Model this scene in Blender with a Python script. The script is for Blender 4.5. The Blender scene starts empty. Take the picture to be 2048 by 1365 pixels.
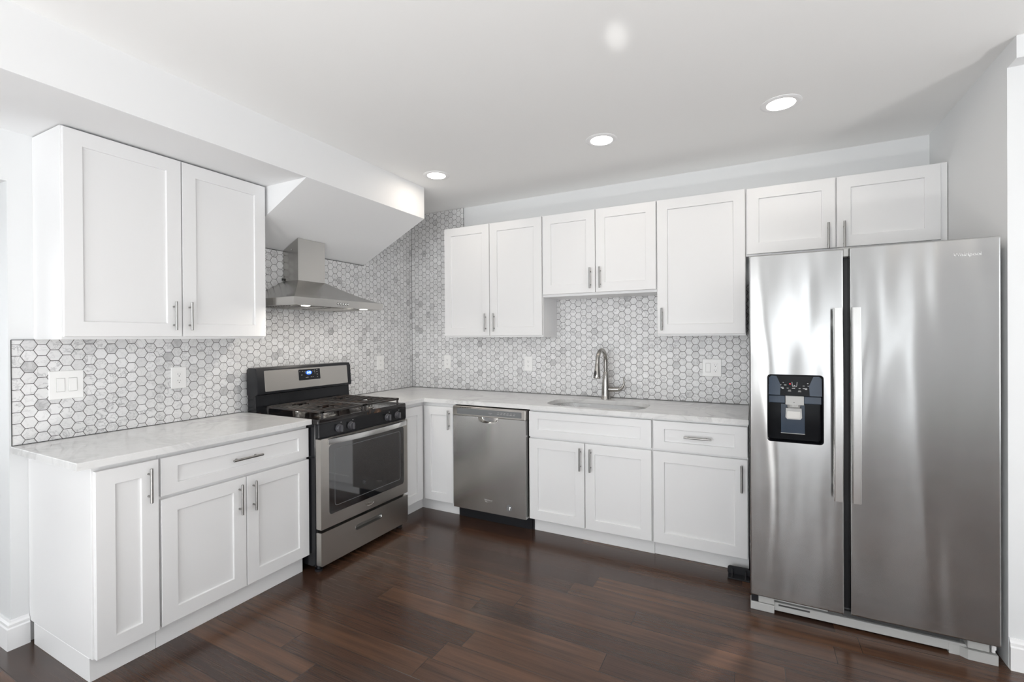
import bpy, bmesh, math, random
from math import pi, sin, cos, radians
from mathutils import Vector, Matrix
random.seed(7)
scene = bpy.context.scene
COL = scene.collection

# ------------------------------------------------------------------ camera
cam_d = bpy.data.cameras.new('camera'); cam = bpy.data.objects.new('camera', cam_d); COL.objects.link(cam)
def _basis():
    y, t, r = radians(27.3073), radians(-0.199), radians(-0.3542)
    R0 = Vector((cos(y), sin(y), 0)); F0 = Vector((-sin(y), cos(y), 0)); Z = Vector((0, 0, 1))
    F = F0*cos(t)+Z*sin(t); U = -F0*sin(t)+Z*cos(t)
    R = R0*cos(r)+U*sin(r); U2 = -R0*sin(r)+U*cos(r)
    return R, U2, F
_R, _U, _F = _basis()
cam.matrix_world = Matrix(((_R.x, _U.x, -_F.x, 2.9833), (_R.y, _U.y, -_F.y, -3.6322), (_R.z, _U.z, -_F.z, 1.3933), (0, 0, 0, 1)))
cam_d.sensor_width = 36.0; cam_d.lens = 933.4034/2048*36.0
cam_d.shift_y = -4.0458/2048
cam_d.clip_start = 0.02
scene.camera = cam

# ------------------------------------------------------------------ world, exposure, light levels
world = bpy.data.worlds.new('world'); scene.world = world; world.use_nodes = True
world.node_tree.nodes['Background'].inputs[0].default_value = (0.9, 0.95, 1.0, 1)
world.node_tree.nodes['Background'].inputs[1].default_value = 1.0
vs = scene.view_settings
vs.view_transform = 'Standard'; vs.look = 'None'; vs.gamma = 1.0; vs.use_curve_mapping = False
vs.exposure = -0.03
scene.cycles.diffuse_bounces = 8; scene.cycles.glossy_bounces = 6; scene.cycles.max_bounces = 12
WINDOW_REAR_E = 2.5     # radiance of the daylit window panes
WINDOW_SIDE_E = 2.2
WINDOW_FILL_E = 6.0  # pane of the large rear window, added to brighten the kitchen
DOWNLIGHT_W = 1.35       # watts of each recessed lamp
CEIL = 2.591

def area_light(name, loc, size, power, color, rot=(0, 0, 0), shape='DISK', size_y=None, spread=180):
    l = bpy.data.lights.new(name, 'AREA'); l.shape = shape; l.size = size
    if size_y: l.size_y = size_y
    l.energy = power; l.color = color; l.spread = radians(spread)
    o = bpy.data.objects.new(name, l); o.location = loc; o.rotation_euler = rot; COL.objects.link(o); return o
DOWNS = [(0.917, -0.827), (2.17, -0.855), (3.116, -0.853)]
ADDED_DOWNS = [(2.6, -4.6), (4.6, -4.6), (5.2, -2.4)]  # unseen extra ceiling lights, added for the lighting
for i, (x, y) in enumerate(DOWNS + ADDED_DOWNS):
    area_light('lamp_light', (x, y, CEIL-0.012), 0.10, DOWNLIGHT_W, (1.0, 0.87, 0.73))

# fill lights added behind the camera, aimed up to brighten the ceiling
for (x, y, s_, w_) in ((1.5, -4.05, 0.4, 19.0), (2.6, -4.15, 0.4, 32.0), (5.5, -3.0, 0.4, 38.0), (5.8, -4.6, 0.4, 24.0)):
    area_light('ceiling_fill_light', (x, y, 0.15), s_, w_, (1.0, 0.99, 0.98), rot=(pi, 0, 0))

# sun glints thrown by something shiny behind the camera: one on the ceiling, one grazing the floor
def glint(name, src, dst, deg, watts, color):
    l = bpy.data.lights.new(name, 'SPOT'); l.energy = watts; l.color = color; l.spot_size = radians(deg); l.spot_blend = 0.9; l.shadow_soft_size = 0.02
    o = bpy.data.objects.new(name, l); o.location = src; COL.objects.link(o)
    o.rotation_euler = (Vector(dst)-Vector(src)).to_track_quat('-Z', 'Y').to_euler()
glint('sun_glint_ceiling', (3.1, -5.6, 0.3), (2.505, -1.782, CEIL), 1.5, 420.0, (1.0, 0.99, 0.96))
glint('sun_glint_floor', (1.27, -4.65, 0.75), (2.86, -1.44, 0.0), 2.0, 2200.0, (1.0, 0.97, 0.92))

# ------------------------------------------------------------------ materials
def new_mat(name):
    m = bpy.data.materials.new(name); m.use_nodes = True
    nt = m.node_tree; b = nt.nodes['Principled BSDF']; return m, nt, b
class N:
    def __init__(s, nt): s.nt = nt
    def n(s, t, **k):
        o = s.nt.nodes.new(t)
        for a, v in k.items(): setattr(o, a, v)
        return o
    def l(s, a, b): s.nt.links.new(a, b)
    def math(s, op, a, b=None, c=None, clamp=False):
        o = s.n('ShaderNodeMath', operation=op); o.use_clamp = clamp
        for i, v in enumerate((a, b, c)):
            if v is None: continue
            if isinstance(v, (int, float)): o.inputs[i].default_value = v
            else: s.l(v, o.inputs[i])
        return o.outputs[0]
    def vmath(s, op, a, b=None, out=0):
        o = s.n('ShaderNodeVectorMath', operation=op)
        for i, v in enumerate((a, b)):
            if v is None: continue
            if isinstance(v, (tuple, list)): o.inputs[i].default_value = v
            else: s.l(v, o.inputs[i])
        return o.outputs[out]
    def comb(s, x, y, z=0.0):
        o = s.n('ShaderNodeCombineXYZ')
        for i, v in enumerate((x, y, z)):
            if isinstance(v, (int, float)): o.inputs[i].default_value = v
            else: s.l(v, o.inputs[i])
        return o.outputs[0]
    def sep(s, v):
        o = s.n('ShaderNodeSeparateXYZ'); s.l(v, o.inputs[0]); return o.outputs
    def ramp(s, f, stops, interp='LINEAR'):
        o = s.n('ShaderNodeValToRGB'); o.color_ramp.interpolation = interp
        e = o.color_ramp.elements
        while len(e) < len(stops): e.new(0.5)
        for i, (p, c) in enumerate(stops):
            e[i].position = p; e[i].color = (c, c, c, 1) if isinstance(c, (int, float)) else (*c, 1)
        s.l(f, o.inputs[0]); return o.outputs[0]
    def noise(s, v, scale, detail=2, rough=0.5, dist=0.0, out=0):
        o = s.n('ShaderNodeTexNoise'); o.inputs['Scale'].default_value = scale; o.inputs['Detail'].default_value = detail
        o.inputs['Roughness'].default_value = rough; o.inputs['Distortion'].default_value = dist
        s.l(v, o.inputs['Vector']); return o.outputs[out]
    def mix(s, f, a, b, mode='MIX'):
        o = s.n('ShaderNodeMix', data_type='RGBA', blend_type=mode)
        for i, v in ((0, f), (6, a), (7, b)):
            if isinstance(v, (int, float)): o.inputs[i].default_value = v
            elif isinstance(v, tuple): o.inputs[i].default_value = (*v, 1)
            else: s.l(v, o.inputs[i])
        return o.outputs[2]
    def bump(s, h, strength, dist, normal=None):
        o = s.n('ShaderNodeBump'); o.inputs['Strength'].default_value = strength; o.inputs['Distance'].default_value = dist
        s.l(h, o.inputs['Height'])
        if normal is not None: s.l(normal, o.inputs['Normal'])
        return o.outputs[0]
    def pos(s): return s.n('ShaderNodeNewGeometry').outputs['Position']

def paint(name, col, rough, bump=0.0, coat=0.0):
    m, nt, b = new_mat(name); k = N(nt)
    b.inputs['Base Color'].default_value = (*col, 1); b.inputs['Roughness'].default_value = rough
    if bump: k.l(k.bump(k.noise(k.pos(), 55, 3), bump, 0.0006), b.inputs['Normal'])
    return m
M_WALL = paint('wall_paint', (0.74, 0.75, 0.755), 0.55, 0.12)
M_CEIL = paint('ceiling_paint', (0.86, 0.86, 0.852), 0.75, 0.10)
M_SOFFIT = paint('soffit_paint', (0.80, 0.805, 0.81), 0.6, 0.10)
M_TRIM = paint('trim_paint', (0.84, 0.84, 0.845), 0.30, 0.03)
M_CAB = paint('cabinet_lacquer', (0.78, 0.78, 0.782), 0.34)
M_CABIN = paint('cabinet_side_laminate', (0.80, 0.80, 0.80), 0.4)
M_PLASTIC = paint('white_plastic', (0.84, 0.84, 0.83), 0.3)
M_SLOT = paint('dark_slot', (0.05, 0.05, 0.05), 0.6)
M_BLACK = paint('black_enamel', (0.010, 0.0105, 0.0125), 0.15)
M_BLACKM = paint('black_satin', (0.012, 0.0125, 0.015), 0.36)
M_GREY = paint('grey_plastic', (0.42, 0.42, 0.41), 0.42)
M_BODYGREY = paint('appliance_side_grey', (0.16, 0.165, 0.17), 0.45)
for _m in (M_BLACK, M_BLACKM): _m.node_tree.nodes['Principled BSDF'].inputs['Specular IOR Level'].default_value = 0.36
M_NAVY = paint('blue_black_plastic', (0.035, 0.05, 0.075), 0.10)
M_LABEL = paint('printed_white', (0.75, 0.75, 0.75), 0.5)

def steel(name, col, rough, aniso, tangent, wave=0.0, brush_axis=(1, 1, 60), wave_scale=(2.0, 2.0, 0.8), smudge=0.06, bumpstr=0.06):
    m, nt, b = new_mat(name); k = N(nt)
    b.inputs['Metallic'].default_value = 1.0
    p = k.pos()
    br = k.noise(k.vmath('MULTIPLY', p, brush_axis), 12, 4, 0.7)
    sm = k.noise(p, 5, 4, 0.6)
    c = k.mix(k.math('MULTIPLY', br, 0.35), tuple(col), tuple(v*0.80 for v in col))
    k.l(c, b.inputs['Base Color'])
    k.l(k.math('ADD', k.math('MULTIPLY', sm, smudge), rough-smudge/2), b.inputs['Roughness'])
    b.inputs['Anisotropic'].default_value = aniso
    if tangent:
        t = k.n('ShaderNodeCombineXYZ')
        for i in range(3): t.inputs[i].default_value = tangent[i]
        k.l(t.outputs[0], b.inputs['Tangent'])
    nrm = k.bump(br, bumpstr, 0.0003) if bumpstr else None
    if wave:
        w = k.noise(k.vmath('MULTIPLY', p, wave_scale), 2.3, 1.2, 0.45, 0.3)
        nrm = k.bump(w, 1.0, wave, nrm)
    if nrm is not None: k.l(nrm, b.inputs['Normal'])
    return m
M_FRIDGE = steel('brushed_steel_fridge', (0.48, 0.48, 0.477), 0.19, 0.75, (0, 0, 1), wave=0.012, wave_scale=(2.1, 2.1, 0.42), brush_axis=(1, 1, 45), bumpstr=0.0)
M_HANDLE = steel('satin_steel_bar', (0.74, 0.74, 0.73), 0.26, 0.4, (0, 0, 1))
M_PULL = steel('cabinet_pull_steel', (0.36, 0.355, 0.345), 0.30, 0.0, None, bumpstr=0.0)
M_STEEL = steel('brushed_steel_vertical', (0.60, 0.595, 0.58), 0.26, 0.6, (0, 0, 1), wave=0.0025, brush_axis=(30, 30, 1))
M_RANGE = steel('brushed_steel_warm', (0.58, 0.555, 0.52), 0.30, 0.6, (0, 0, 1), wave=0.001, brush_axis=(1, 1, 50))
M_HOOD = steel('brushed_steel_hood', (0.50, 0.49, 0.47), 0.24, 0.5, (0, 0, 1), wave=0.001, brush_axis=(1, 1, 40))
M_SINK = steel('sink_steel', (0.90, 0.90, 0.90), 0.26, 0.0, None)
M_NICKEL = steel('brushed_nickel', (0.44, 0.425, 0.40), 0.20, 0.3, None, bumpstr=0.02)
M_CHROME = steel('chrome', (0.80, 0.80, 0.79), 0.08, 0.0, None, bumpstr=0.0)

def knob_mat():
    m, nt, b = new_mat('knob_plastic'); b.inputs['Base Color'].default_value = (0.07, 0.07, 0.078, 1)
    b.inputs['Roughness'].default_value = 0.25; return m
M_KNOB = knob_mat()
def cavity_mat():
    m, nt, b = new_mat('dispenser_black'); b.inputs['Base Color'].default_value = (0.004, 0.0045, 0.006, 1)
    b.inputs['Roughness'].default_value = 0.12; b.inputs['Specular IOR Level'].default_value = 0.12; return m
M_CAV = cavity_mat()
M_NAVY.node_tree.nodes['Principled BSDF'].inputs['Specular IOR Level'].default_value = 0.3
M_PADDLE = steel('paddle_steel', (0.42, 0.41, 0.39), 0.35, 0.0, None, bumpstr=0.0)

def glass_dark(name):
    m, nt, b = new_mat(name); k = N(nt)
    k.l(k.mix(k.noise(k.pos(), 3, 3), (0.006, 0.006, 0.007), (0.010, 0.010, 0.011)), b.inputs['Base Color'])
    b.inputs['Roughness'].default_value = 0.04; b.inputs['IOR'].default_value = 2.4
    return m
M_OVENGLASS = glass_dark('dark_oven_glass')
def iron():
    m, nt, b = new_mat('cast_iron'); k = N(nt)
    n = k.noise(k.pos(), 90, 4, 0.6); r = k.noise(k.pos(), 14, 3, 0.6)
    k.l(k.mix(k.ramp(r, [(0.50, 0.0), (0.75, 1.0)]), (0.030, 0.027, 0.026), (0.075, 0.045, 0.032)), b.inputs['Base Color'])
    b.inputs['Roughness'].default_value = 0.38; k.l(k.bump(n, 0.3, 0.0008), b.inputs['Normal']); return m
M_IRON = iron()
def cooktop():
    m, nt, b = new_mat('cooktop_enamel'); k = N(nt)
    s = k.ramp(k.noise(k.pos(), 9, 5, 0.65, 0.6), [(0.60, 0.0), (0.74, 1.0)])
    k.l(k.mix(s, (0.012, 0.010, 0.010), (0.16, 0.075, 0.035)), b.inputs['Base Color'])
    k.l(k.math('MULTIPLY_ADD', s, 0.25, 0.10), b.inputs['Roughness']); return m
M_COOK = cooktop()

def emit(name, col, strength):
    m, nt, b = new_mat(name)
    b.inputs['Base Color'].default_value = (*[min(1, c) for c in col], 1)
    b.inputs['Emission Color'].default_value = (*col, 1); b.inputs['Emission Strength'].default_value = strength
    return m
M_LAMP = emit('lamp_lens', (1.0, 0.96, 0.90), 9.0)
M_HOODLAMP = emit('hood_lamp_lens', (1.0, 0.96, 0.90), 9.0)
M_PANE = emit('daylit_pane', (0.93, 0.97, 1.0), WINDOW_REAR_E)
M_PANE_FILL = emit('fill_pane_large', (0.95, 0.98, 1.0), WINDOW_FILL_E)
M_PANE_SIDE = emit('daylit_pane_side', (0.93, 0.97, 1.0), WINDOW_SIDE_E)
M_BLUE = emit('blue_display', (0.02, 0.10, 0.55), 1.2)
M_DIGIT = emit('display_digits', (0.55, 0.75, 1.0), 2.2)
M_REDLED = emit('red_led', (1.0, 0.03, 0.05), 1.2)

def tile_mat(name, axis, ph_u, ph_z, tint=(1, 1, 1)):
    """2 inch marble hexagons with flat tops; axis 0: u = world x, 1: u = world y"""
    m, nt, b = new_mat(name); k = N(nt)
    p = k.sep(k.pos()); S = 0.0515; W = S*math.sqrt(3)
    uv = k.comb(k.math('SUBTRACT', p[axis], ph_u - 40*W), k.math('SUBTRACT', p[2], ph_z - 40*S))
    r = (W, S, 1.0); h = (W/2, S/2, 0.0)
    def modv(v): return k.vmath('MODULO', v, r)
    # A cells centred on the phase point, B cells offset by half
    a = k.vmath('SUBTRACT', modv(k.vmath('ADD', uv, h)), h)
    bb = k.vmath('SUBTRACT', modv(uv), h)
    da = k.vmath('LENGTH', a, out=1); db = k.vmath('LENGTH', bb, out=1)
    sel = k.math('LESS_THAN', da, db)
    mixn = k.n('ShaderNodeMix', data_type='VECTOR'); k.l(sel, mixn.inputs[0]); k.l(bb, mixn.inputs[4]); k.l(a, mixn.inputs[5])
    g = mixn.outputs[1]
    cid = k.vmath('SUBTRACT', uv, g)
    cidr = k.vmath('FLOOR', k.vmath('ADD', k.vmath('SCALE', cid), (0.5, 0.5, 0)))
    # stable id: divide centre by half pitch and round
    cidr = k.vmath('FLOOR', k.vmath('ADD', k.vmath('DIVIDE', cid, (W/2, S/2, 1.0)), (0.5, 0.5, 0.5)))
    gs = k.sep(k.vmath('ABSOLUTE', g))
    hd = k.math('MAXIMUM', gs[1], k.math('ADD', k.math('MULTIPLY', gs[0], math.sqrt(3)/2), k.math('MULTIPLY', gs[1], 0.5)))
    edge = k.math('SUBTRACT', S/2, hd)                         # distance to the tile edge
    mr = k.n('ShaderNodeMapRange', interpolation_type='SMOOTHSTEP'); k.l(edge, mr.inputs[0])
    mr.inputs[1].default_value = 0.0009; mr.inputs[2].default_value = 0.0018
    tile = mr.outputs[0]
    wn = k.n('ShaderNodeTexWhiteNoise', noise_dimensions='3D'); k.l(cidr, wn.inputs['Vector'])
    rnd = wn.outputs['Value']; rv = wn.outputs['Color']
    base = k.ramp(rnd, [(0.0, (0.66, 0.66, 0.665)), (0.15, (0.72, 0.72, 0.72)), (0.8, (0.77, 0.77, 0.775)), (1.0, (0.80, 0.80, 0.805))])
    tc = k.vmath('ADD', k.comb(p[axis], p[2]), k.vmath('MULTIPLY', rv, (37, 41, 29)))
    n1 = k.noise(tc, 17, 5, 0.62, 1.4)
    vein = k.ramp(n1, [(0.30, 0.0), (0.47, 0.0), (0.50, 1.0), (0.53, 0.0), (1.0, 0.0)])
    n2 = k.noise(tc, 26, 4, 0.6, 0.8)
    cloud = k.ramp(n2, [(0.54, 0.0), (0.70, 1.0)])
    r2 = k.sep(rv)[1]
    veiny = k.ramp(r2, [(0.30, 0.25), (0.90, 0.90)])
    c = k.mix(k.math('MULTIPLY', vein, veiny), base, (0.33, 0.33, 0.34))
    c = k.mix(k.math('MULTIPLY', cloud, k.math('MULTIPLY', veiny, 0.6)), c, (0.36, 0.36, 0.37))
    dark = k.ramp(k.sep(rv)[2], [(0.955, 0.0), (0.975, 0.5)])
    c = k.mix(k.math('MULTIPLY', dark, k.ramp(n2, [(0.3, 0.4), (0.6, 1.0)])), c, (0.24, 0.24, 0.25))
    c = k.mix(1.0, c, tint, 'MULTIPLY')
    c = k.mix(tile, (0.095, 0.09, 0.087), c)
    k.l(c, b.inputs['Base Color'])
    k.l(k.math('MULTIPLY_ADD', tile, -0.42, 0.75), b.inputs['Roughness'])
    mr2 = k.n('ShaderNodeMapRange'); k.l(edge, mr2.inputs[0]); mr2.inputs[1].default_value = 0.0; mr2.inputs[2].default_value = 0.0025
    k.l(k.bump(mr2.outputs[0], 0.6, 0.0012), b.inputs['Normal'])
    return m
M_TILE_L = tile_mat('hex_marble_left', 1, -2.784, 1.34725)
M_TILE_B = tile_mat('hex_marble_back', 0, 2.925, 1.333)

def quartz():
    m, nt, b = new_mat('white_quartz'); k = N(nt); p = k.pos()
    n1 = k.noise(p, 2.6, 6, 0.62, 1.6)
    v1 = k.ramp(n1, [(0.44, 0.0), (0.495, 1.0), (0.51, 1.0), (0.56, 0.0)])
    n3 = k.noise(p, 6.5, 6, 0.65, 1.2)
    v2 = k.ramp(n3, [(0.47, 0.0), (0.50, 1.0), (0.53, 0.0)])
    n2 = k.noise(p, 1.7, 3)
    f = k.math('MULTIPLY', v1, k.ramp(n2, [(0.40, 0.0), (0.62, 0.55)]))
    c = k.mix(f, (0.74, 0.74, 0.735), (0.50, 0.50, 0.50))
    c = k.mix(k.math('MULTIPLY', v2, k.ramp(n2, [(0.35, 0.25), (0.6, 0.0)])), c, (0.55, 0.55, 0.545))
    k.l(c, b.inputs['Base Color']); b.inputs['Roughness'].default_value = 0.10
    return m
M_QUARTZ = quartz()

def wood_floor():
    m, nt, b = new_mat('dark_wood_planks'); k = N(nt); p = k.sep(k.pos())
    PW, PL = 0.125, 1.22
    yy = k.math('DIVIDE', k.math('ADD', p[1], 20.0), PW); row = k.math('FLOOR', yy); fy = k.math('FRACT', yy)
    wn = k.n('ShaderNodeTexWhiteNoise', noise_dimensions='1D'); k.l(row, wn.inputs['W'])
    xx = k.math('ADD', k.math('DIVIDE', k.math('ADD', p[0], 20.0), PL), wn.outputs['Value'])
    colm = k.math('FLOOR', xx); fx = k.math('FRACT', xx)
    wn2 = k.n('ShaderNodeTexWhiteNoise', noise_dimensions='2D'); k.l(k.comb(row, colm), wn2.inputs['Vector'])
    rnd = wn2.outputs['Value']; rc = wn2.outputs['Color']
    gv = k.vmath('ADD', k.vmath('MULTIPLY', k.comb(p[0], p[1]), (0.7, 13.0, 1)), k.vmath('MULTIPLY', rc, (23, 31, 17)))
    g1 = k.noise(gv, 2.2, 5, 0.6, 0.35); g2 = k.noise(k.vmath('MULTIPLY', gv, (1.4, 6, 1)), 5, 4, 0.6, 0.3)
    base = k.ramp(rnd, [(0.0, (0.038, 0.020, 0.016)), (0.5, (0.074, 0.036, 0.022)), (1.0, (0.135, 0.066, 0.036))])
    c = k.mix(k.ramp(g1, [(0.30, 0.0), (0.80, 1.0)]), base, (0.026, 0.016, 0.0135))
    c = k.mix(k.math('MULTIPLY', k.ramp(g2, [(0.42, 0.0), (0.72, 1.0)]), 0.38), c, (0.135, 0.070, 0.040))
    e1 = k.math('MINIMUM', fy, k.math('SUBTRACT', 1.0, fy)); e1 = k.math('MULTIPLY', e1, PW)
    e2 = k.math('MINIMUM', fx, k.math('SUBTRACT', 1.0, fx)); e2 = k.math('MULTIPLY', e2, PL)
    ed = k.math('MINIMUM', e1, e2)
    mr = k.n('ShaderNodeMapRange'); k.l(ed, mr.inputs[0]); mr.inputs[1].default_value = 0.0003; mr.inputs[2].default_value = 0.0016
    c = k.mix(mr.outputs[0], (0.010, 0.007, 0.006), c)
    k.l(c, b.inputs['Base Color'])
    sc = k.noise(k.comb(p[0], p[1]), 3.0, 4, 0.6)
    k.l(k.math('MULTIPLY_ADD', sc, 0.09, 0.17), b.inputs['Roughness'])
    nn = k.bump(mr.outputs[0], 0.35, 0.0006)
    k.l(nn, b.inputs['Normal'])
    b.inputs['Specular IOR Level'].default_value = 0.55
    return m
M_FLOOR = wood_floor()

# ------------------------------------------------------------------ mesh helpers
def obj(name, bm, mat, parent=None, smooth=False, auto=None):
    bmesh.ops.recalc_face_normals(bm, faces=bm.faces[:])
    me = bpy.data.meshes.new(name); bm.to_mesh(me); bm.free()
    me.materials.append(mat)
    if smooth:
        me.polygons.foreach_set('use_smooth', [True]*len(me.polygons))
        if auto: me.set_sharp_from_angle(angle=radians(auto))
    o = bpy.data.objects.new(name, me); COL.objects.link(o)
    if parent is not None: o.parent = parent; o.matrix_parent_inverse = parent.matrix_world.inverted()
    return o
def thing(name, label, cat, loc, group=None):
    o = bpy.data.objects.new(name, None); o.location = loc; o.empty_display_size = 0.1; COL.objects.link(o)
    o.matrix_world = Matrix.Translation(loc)
    o['label'] = label; o['category'] = cat
    if group: o['group'] = group
    return o
def tag(o, label, cat, group=None):
    o['label'] = label; o['category'] = cat
    if group: o['group'] = group
    return o
def struct(name, bm, mat, parent=None, **k):
    o = obj(name, bm, mat, parent, **k)
    if parent is None: o['kind'] = 'structure'
    return o
def B(): return bmesh.new()
def box(bm, x0, x1, y0, y1, z0, z1, bev=0.0, seg=2):
    r = bmesh.ops.create_cube(bm, size=1.0)
    vs_ = r['verts']
    for v in vs_:
        v.co = Vector(((x0+x1)/2+v.co.x*(x1-x0), (y0+y1)/2+v.co.y*(y1-y0), (z0+z1)/2+v.co.z*(z1-z0)))
    if bev:
        es = list({e for v in vs_ for e in v.link_edges})
        bmesh.ops.bevel(bm, geom=es, offset=bev, segments=seg, profile=0.5, affect='EDGES')
    return bm
def loft(bm, loops, cap0=True, cap1=True, closed=True):
    rings = [[bm.verts.new(p) for p in L] for L in loops]
    n = len(rings[0])
    for a, b_ in zip(rings, rings[1:]):
        for i in range(n if closed else n-1):
            j = (i+1) % n
            bm.faces.new((a[i], a[j], b_[j], b_[i]))
    if cap0: bm.faces.new(rings[0][::-1])
    if cap1: bm.faces.new(rings[-1])
    return rings
def mp(facing, u, w, n):
    """local (across, up, out) -> world. 'E' faces +x (left wall run), 'S' faces -y (back run)"""
    return Vector((n, u, w)) if facing == 'E' else Vector((u, -n, w))
def rrect(u0, u1, w0, w1, r=0.0, seg=4):
    if r <= 0: return [(u0, w0), (u1, w0), (u1, w1), (u0, w1)]
    out = []
    for cx, cy, a0 in ((u1-r, w0+r, -90), (u1-r, w1-r, 0), (u0+r, w1-r, 90), (u0+r, w0+r, 180)):
        for i in range(seg+1):
            a = radians(a0+90*i/seg); out.append((cx+r*cos(a), cy+r*sin(a)))
    return out
def fbox(bm, f, u0, u1, w0, w1, n0, n1, bev=0.0, seg=2):
    a = mp(f, u0, w0, n0); c = mp(f, u1, w1, n1)
    box(bm, min(a.x, c.x), max(a.x, c.x), min(a.y, c.y), max(a.y, c.y), min(a.z, c.z), max(a.z, c.z), bev, seg)
def rslab(bm, f, u0, u1, w0, w1, n0, n1, r=0.01, bev=0.002, seg=5):
    """slab with rounded outline corners and softened front edge"""
    L = []
    for ins, n in ((0, n0), (0, n1-bev), (bev*0.3, n1-bev*0.3), (bev, n1)):
        L.append([mp(f, u, w, n) for u, w in rrect(u0+ins, u1-ins, w0+ins, w1-ins, max(r-ins, 0.0005), seg)])
    loft(bm, L)
def shaker(f, u0, u1, w0, w1, n0, n1, fr=0.066, rec=0.0095, frw=None):
    bm = B(); frw = fr if frw is None else frw; b_ = 0.0016
    def R(iu, iw, n): return [mp(f, u, w, n) for u, w in ((u0+iu, w0+iw), (u1-iu, w0+iw), (u1-iu, w1-iw), (u0+iu, w1-iw))]
    loft(bm, [R(0, 0, n0), R(0, 0, n1-b_), R(b_*.3, b_*.3, n1-b_*.3), R(b_, b_, n1), R(fr-.001, frw-.001, n1), R(fr, frw, n1-.001), R(fr+.0015, frw+.0015, n1-rec)])
    return bm
def tube(bm, pts, rads, seg=16, cap=True, up=None):
    if not isinstance(rads, (list, tuple)): rads = [rads]*len(pts)
    pts = [Vector(p) for p in pts]; loops = []
    t0 = (pts[1]-pts[0]).normalized(); ref = Vector(up) if up else (Vector((0, 0, 1)) if abs(t0.z) < .9 else Vector((1, 0, 0)))
    nrm = t0.cross(ref).normalized()
    for i, p in enumerate(pts):
        if i == 0: t = pts[1]-pts[0]
        elif i == len(pts)-1: t = pts[-1]-pts[-2]
        else: t = (pts[i+1]-pts[i]).normalized()+(pts[i]-pts[i-1]).normalized()
        t.normalize(); nrm = (nrm-t*nrm.dot(t)).normalized(); bi = t.cross(nrm)
        r = rads[i]; ra, rb = (r if isinstance(r, (tuple, list)) else (r, r))
        loops.append([p+nrm*ra*cos(2*pi*j/seg)+bi*rb*sin(2*pi*j/seg) for j in range(seg)])
    loft(bm, loops, cap, cap)
def disc_lathe(bm, c, axis, prof, seg=32):
    """prof: (radius, offset along axis) revolved round axis through c"""
    axis = Vector(axis).normalized(); a = axis.orthogonal().normalized(); b_ = axis.cross(a); c = Vector(c)
    loft(bm, [[c+axis*h+(a*cos(2*pi*j/seg)+b_*sin(2*pi*j/seg))*max(r, 1e-5) for j in range(seg)] for r, h in prof])
def plate_hole(bm, outer, holes, n0, n1, f, bevel_hole=0.0):
    """flat plate between n0 and n1 (front) with holes; outer/holes are (u,w) lists"""
    fronts = []
    for n, rev in ((n1, False), (n0, True)):
        edges = []; rings = []
        for L in [outer]+holes:
            vs_ = [bm.verts.new(mp(f, u, w, n)) for u, w in L]
            rings.append(vs_)
            edges += [bm.edges.new((vs_[i], vs_[(i+1) % len(vs_)])) for i in range(len(vs_))]
        bmesh.ops.triangle_fill(bm, use_beauty=True, use_dissolve=True, edges=edges)
        fronts.append(rings)
    for a, b_ in zip(*fronts):
        for i in range(len(a)):
            j = (i+1) % len(a); bm.faces.new((a[i], a[j], b_[j], b_[i]))
def text_mesh(name, body, size, mat, parent, origin, f, extrude=0.0006, align='CENTER', font_shear=0.0):
    cu = bpy.data.curves.new(name, 'FONT'); cu.body = body; cu.size = size; cu.extrude = extrude
    cu.align_x = align; cu.align_y = 'CENTER'; cu.shear = font_shear; cu.resolution_u = 3
    t = bpy.data.objects.new(name+'_tmp', cu); COL.objects.link(t)
    bpy.context.view_layer.update()
    me = bpy.data.meshes.new_from_object(t.evaluated_get(bpy.context.evaluated_depsgraph_get()))
    bpy.data.objects.remove(t)
    for v in me.vertices:
        v.co = Vector(origin) + (mp(f, v.co.x, v.co.y, v.co.z) if f == 'S' else Vector((v.co.z, v.co.x, v.co.y)))
    me.materials.clear(); me.materials.append(mat); me.name = name
    o = bpy.data.objects.new(name, me); COL.objects.link(o)
    if parent is not None: o.parent = parent; o.matrix_parent_inverse = parent.matrix_world.inverted()
    return o
def pull(f, u, w0, w1, n, parent, horiz=False, L2=None):
    """brushed bar pull on two posts, part of a door or drawer"""
    bm = B(); off = 0.028; r = 0.0062
    if horiz:
        a, c = mp(f, w0, u, n+off), mp(f, w1, u, n+off); L = w1-w0
        P = [w0+L*.18, w1-L*.18]; posts = [(mp(f, q, u, n-.0005), mp(f, q, u, n+off)) for q in P]
    else:
        a, c = mp(f, u, w0, n+off), mp(f, u, w1, n+off); L = w1-w0
        P = [w0+L*.18, w1-L*.18]; posts = [(mp(f, u, q, n-.0005), mp(f, u, q, n+off)) for q in P]
    d = (c-a).normalized()
    tube(bm, [a, a+d*.001, c-d*.001, c], [r-.001, r, r, r-.001], 14)
    for p, q in posts: tube(bm, [p, q], 0.0045, 12)
    return obj('handle', bm, M_PULL, parent, smooth=True, auto=40)

# ------------------------------------------------------------------ setting
bm = B(); box(bm, -2.7, 7.6, -6.9, 0.15, -0.06, 0.0); struct('floor', bm, M_FLOOR)
bm = B(); box(bm, -2.7, 7.6, -6.9, 0.15, CEIL, CEIL+0.10); struct('ceiling', bm, M_CEIL)
bm = B(); box(bm, -0.15, 7.6, 0.0, 0.15, 0.0, CEIL); struct('wall_back', bm, M_WALL)
bm = B(); box(bm, -0.15, 0.0, -2.805, 0.0, 0.0, CEIL); box(bm, -0.15, 0.0, -4.6, -2.805, 2.113, CEIL); box(bm, -0.15, 0.0, -6.75, -4.6, 0.0, CEIL)
struct('wall_left', bm, M_WALL)
XR = 3.926
bm = B(); box(bm, XR, 7.6, -0.958, -0.0, 0.0, CEIL); box(bm, XR, 7.6, -1.037, -0.958, 2.501, CEIL); struct('wall_right', bm, M_WALL)
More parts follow.
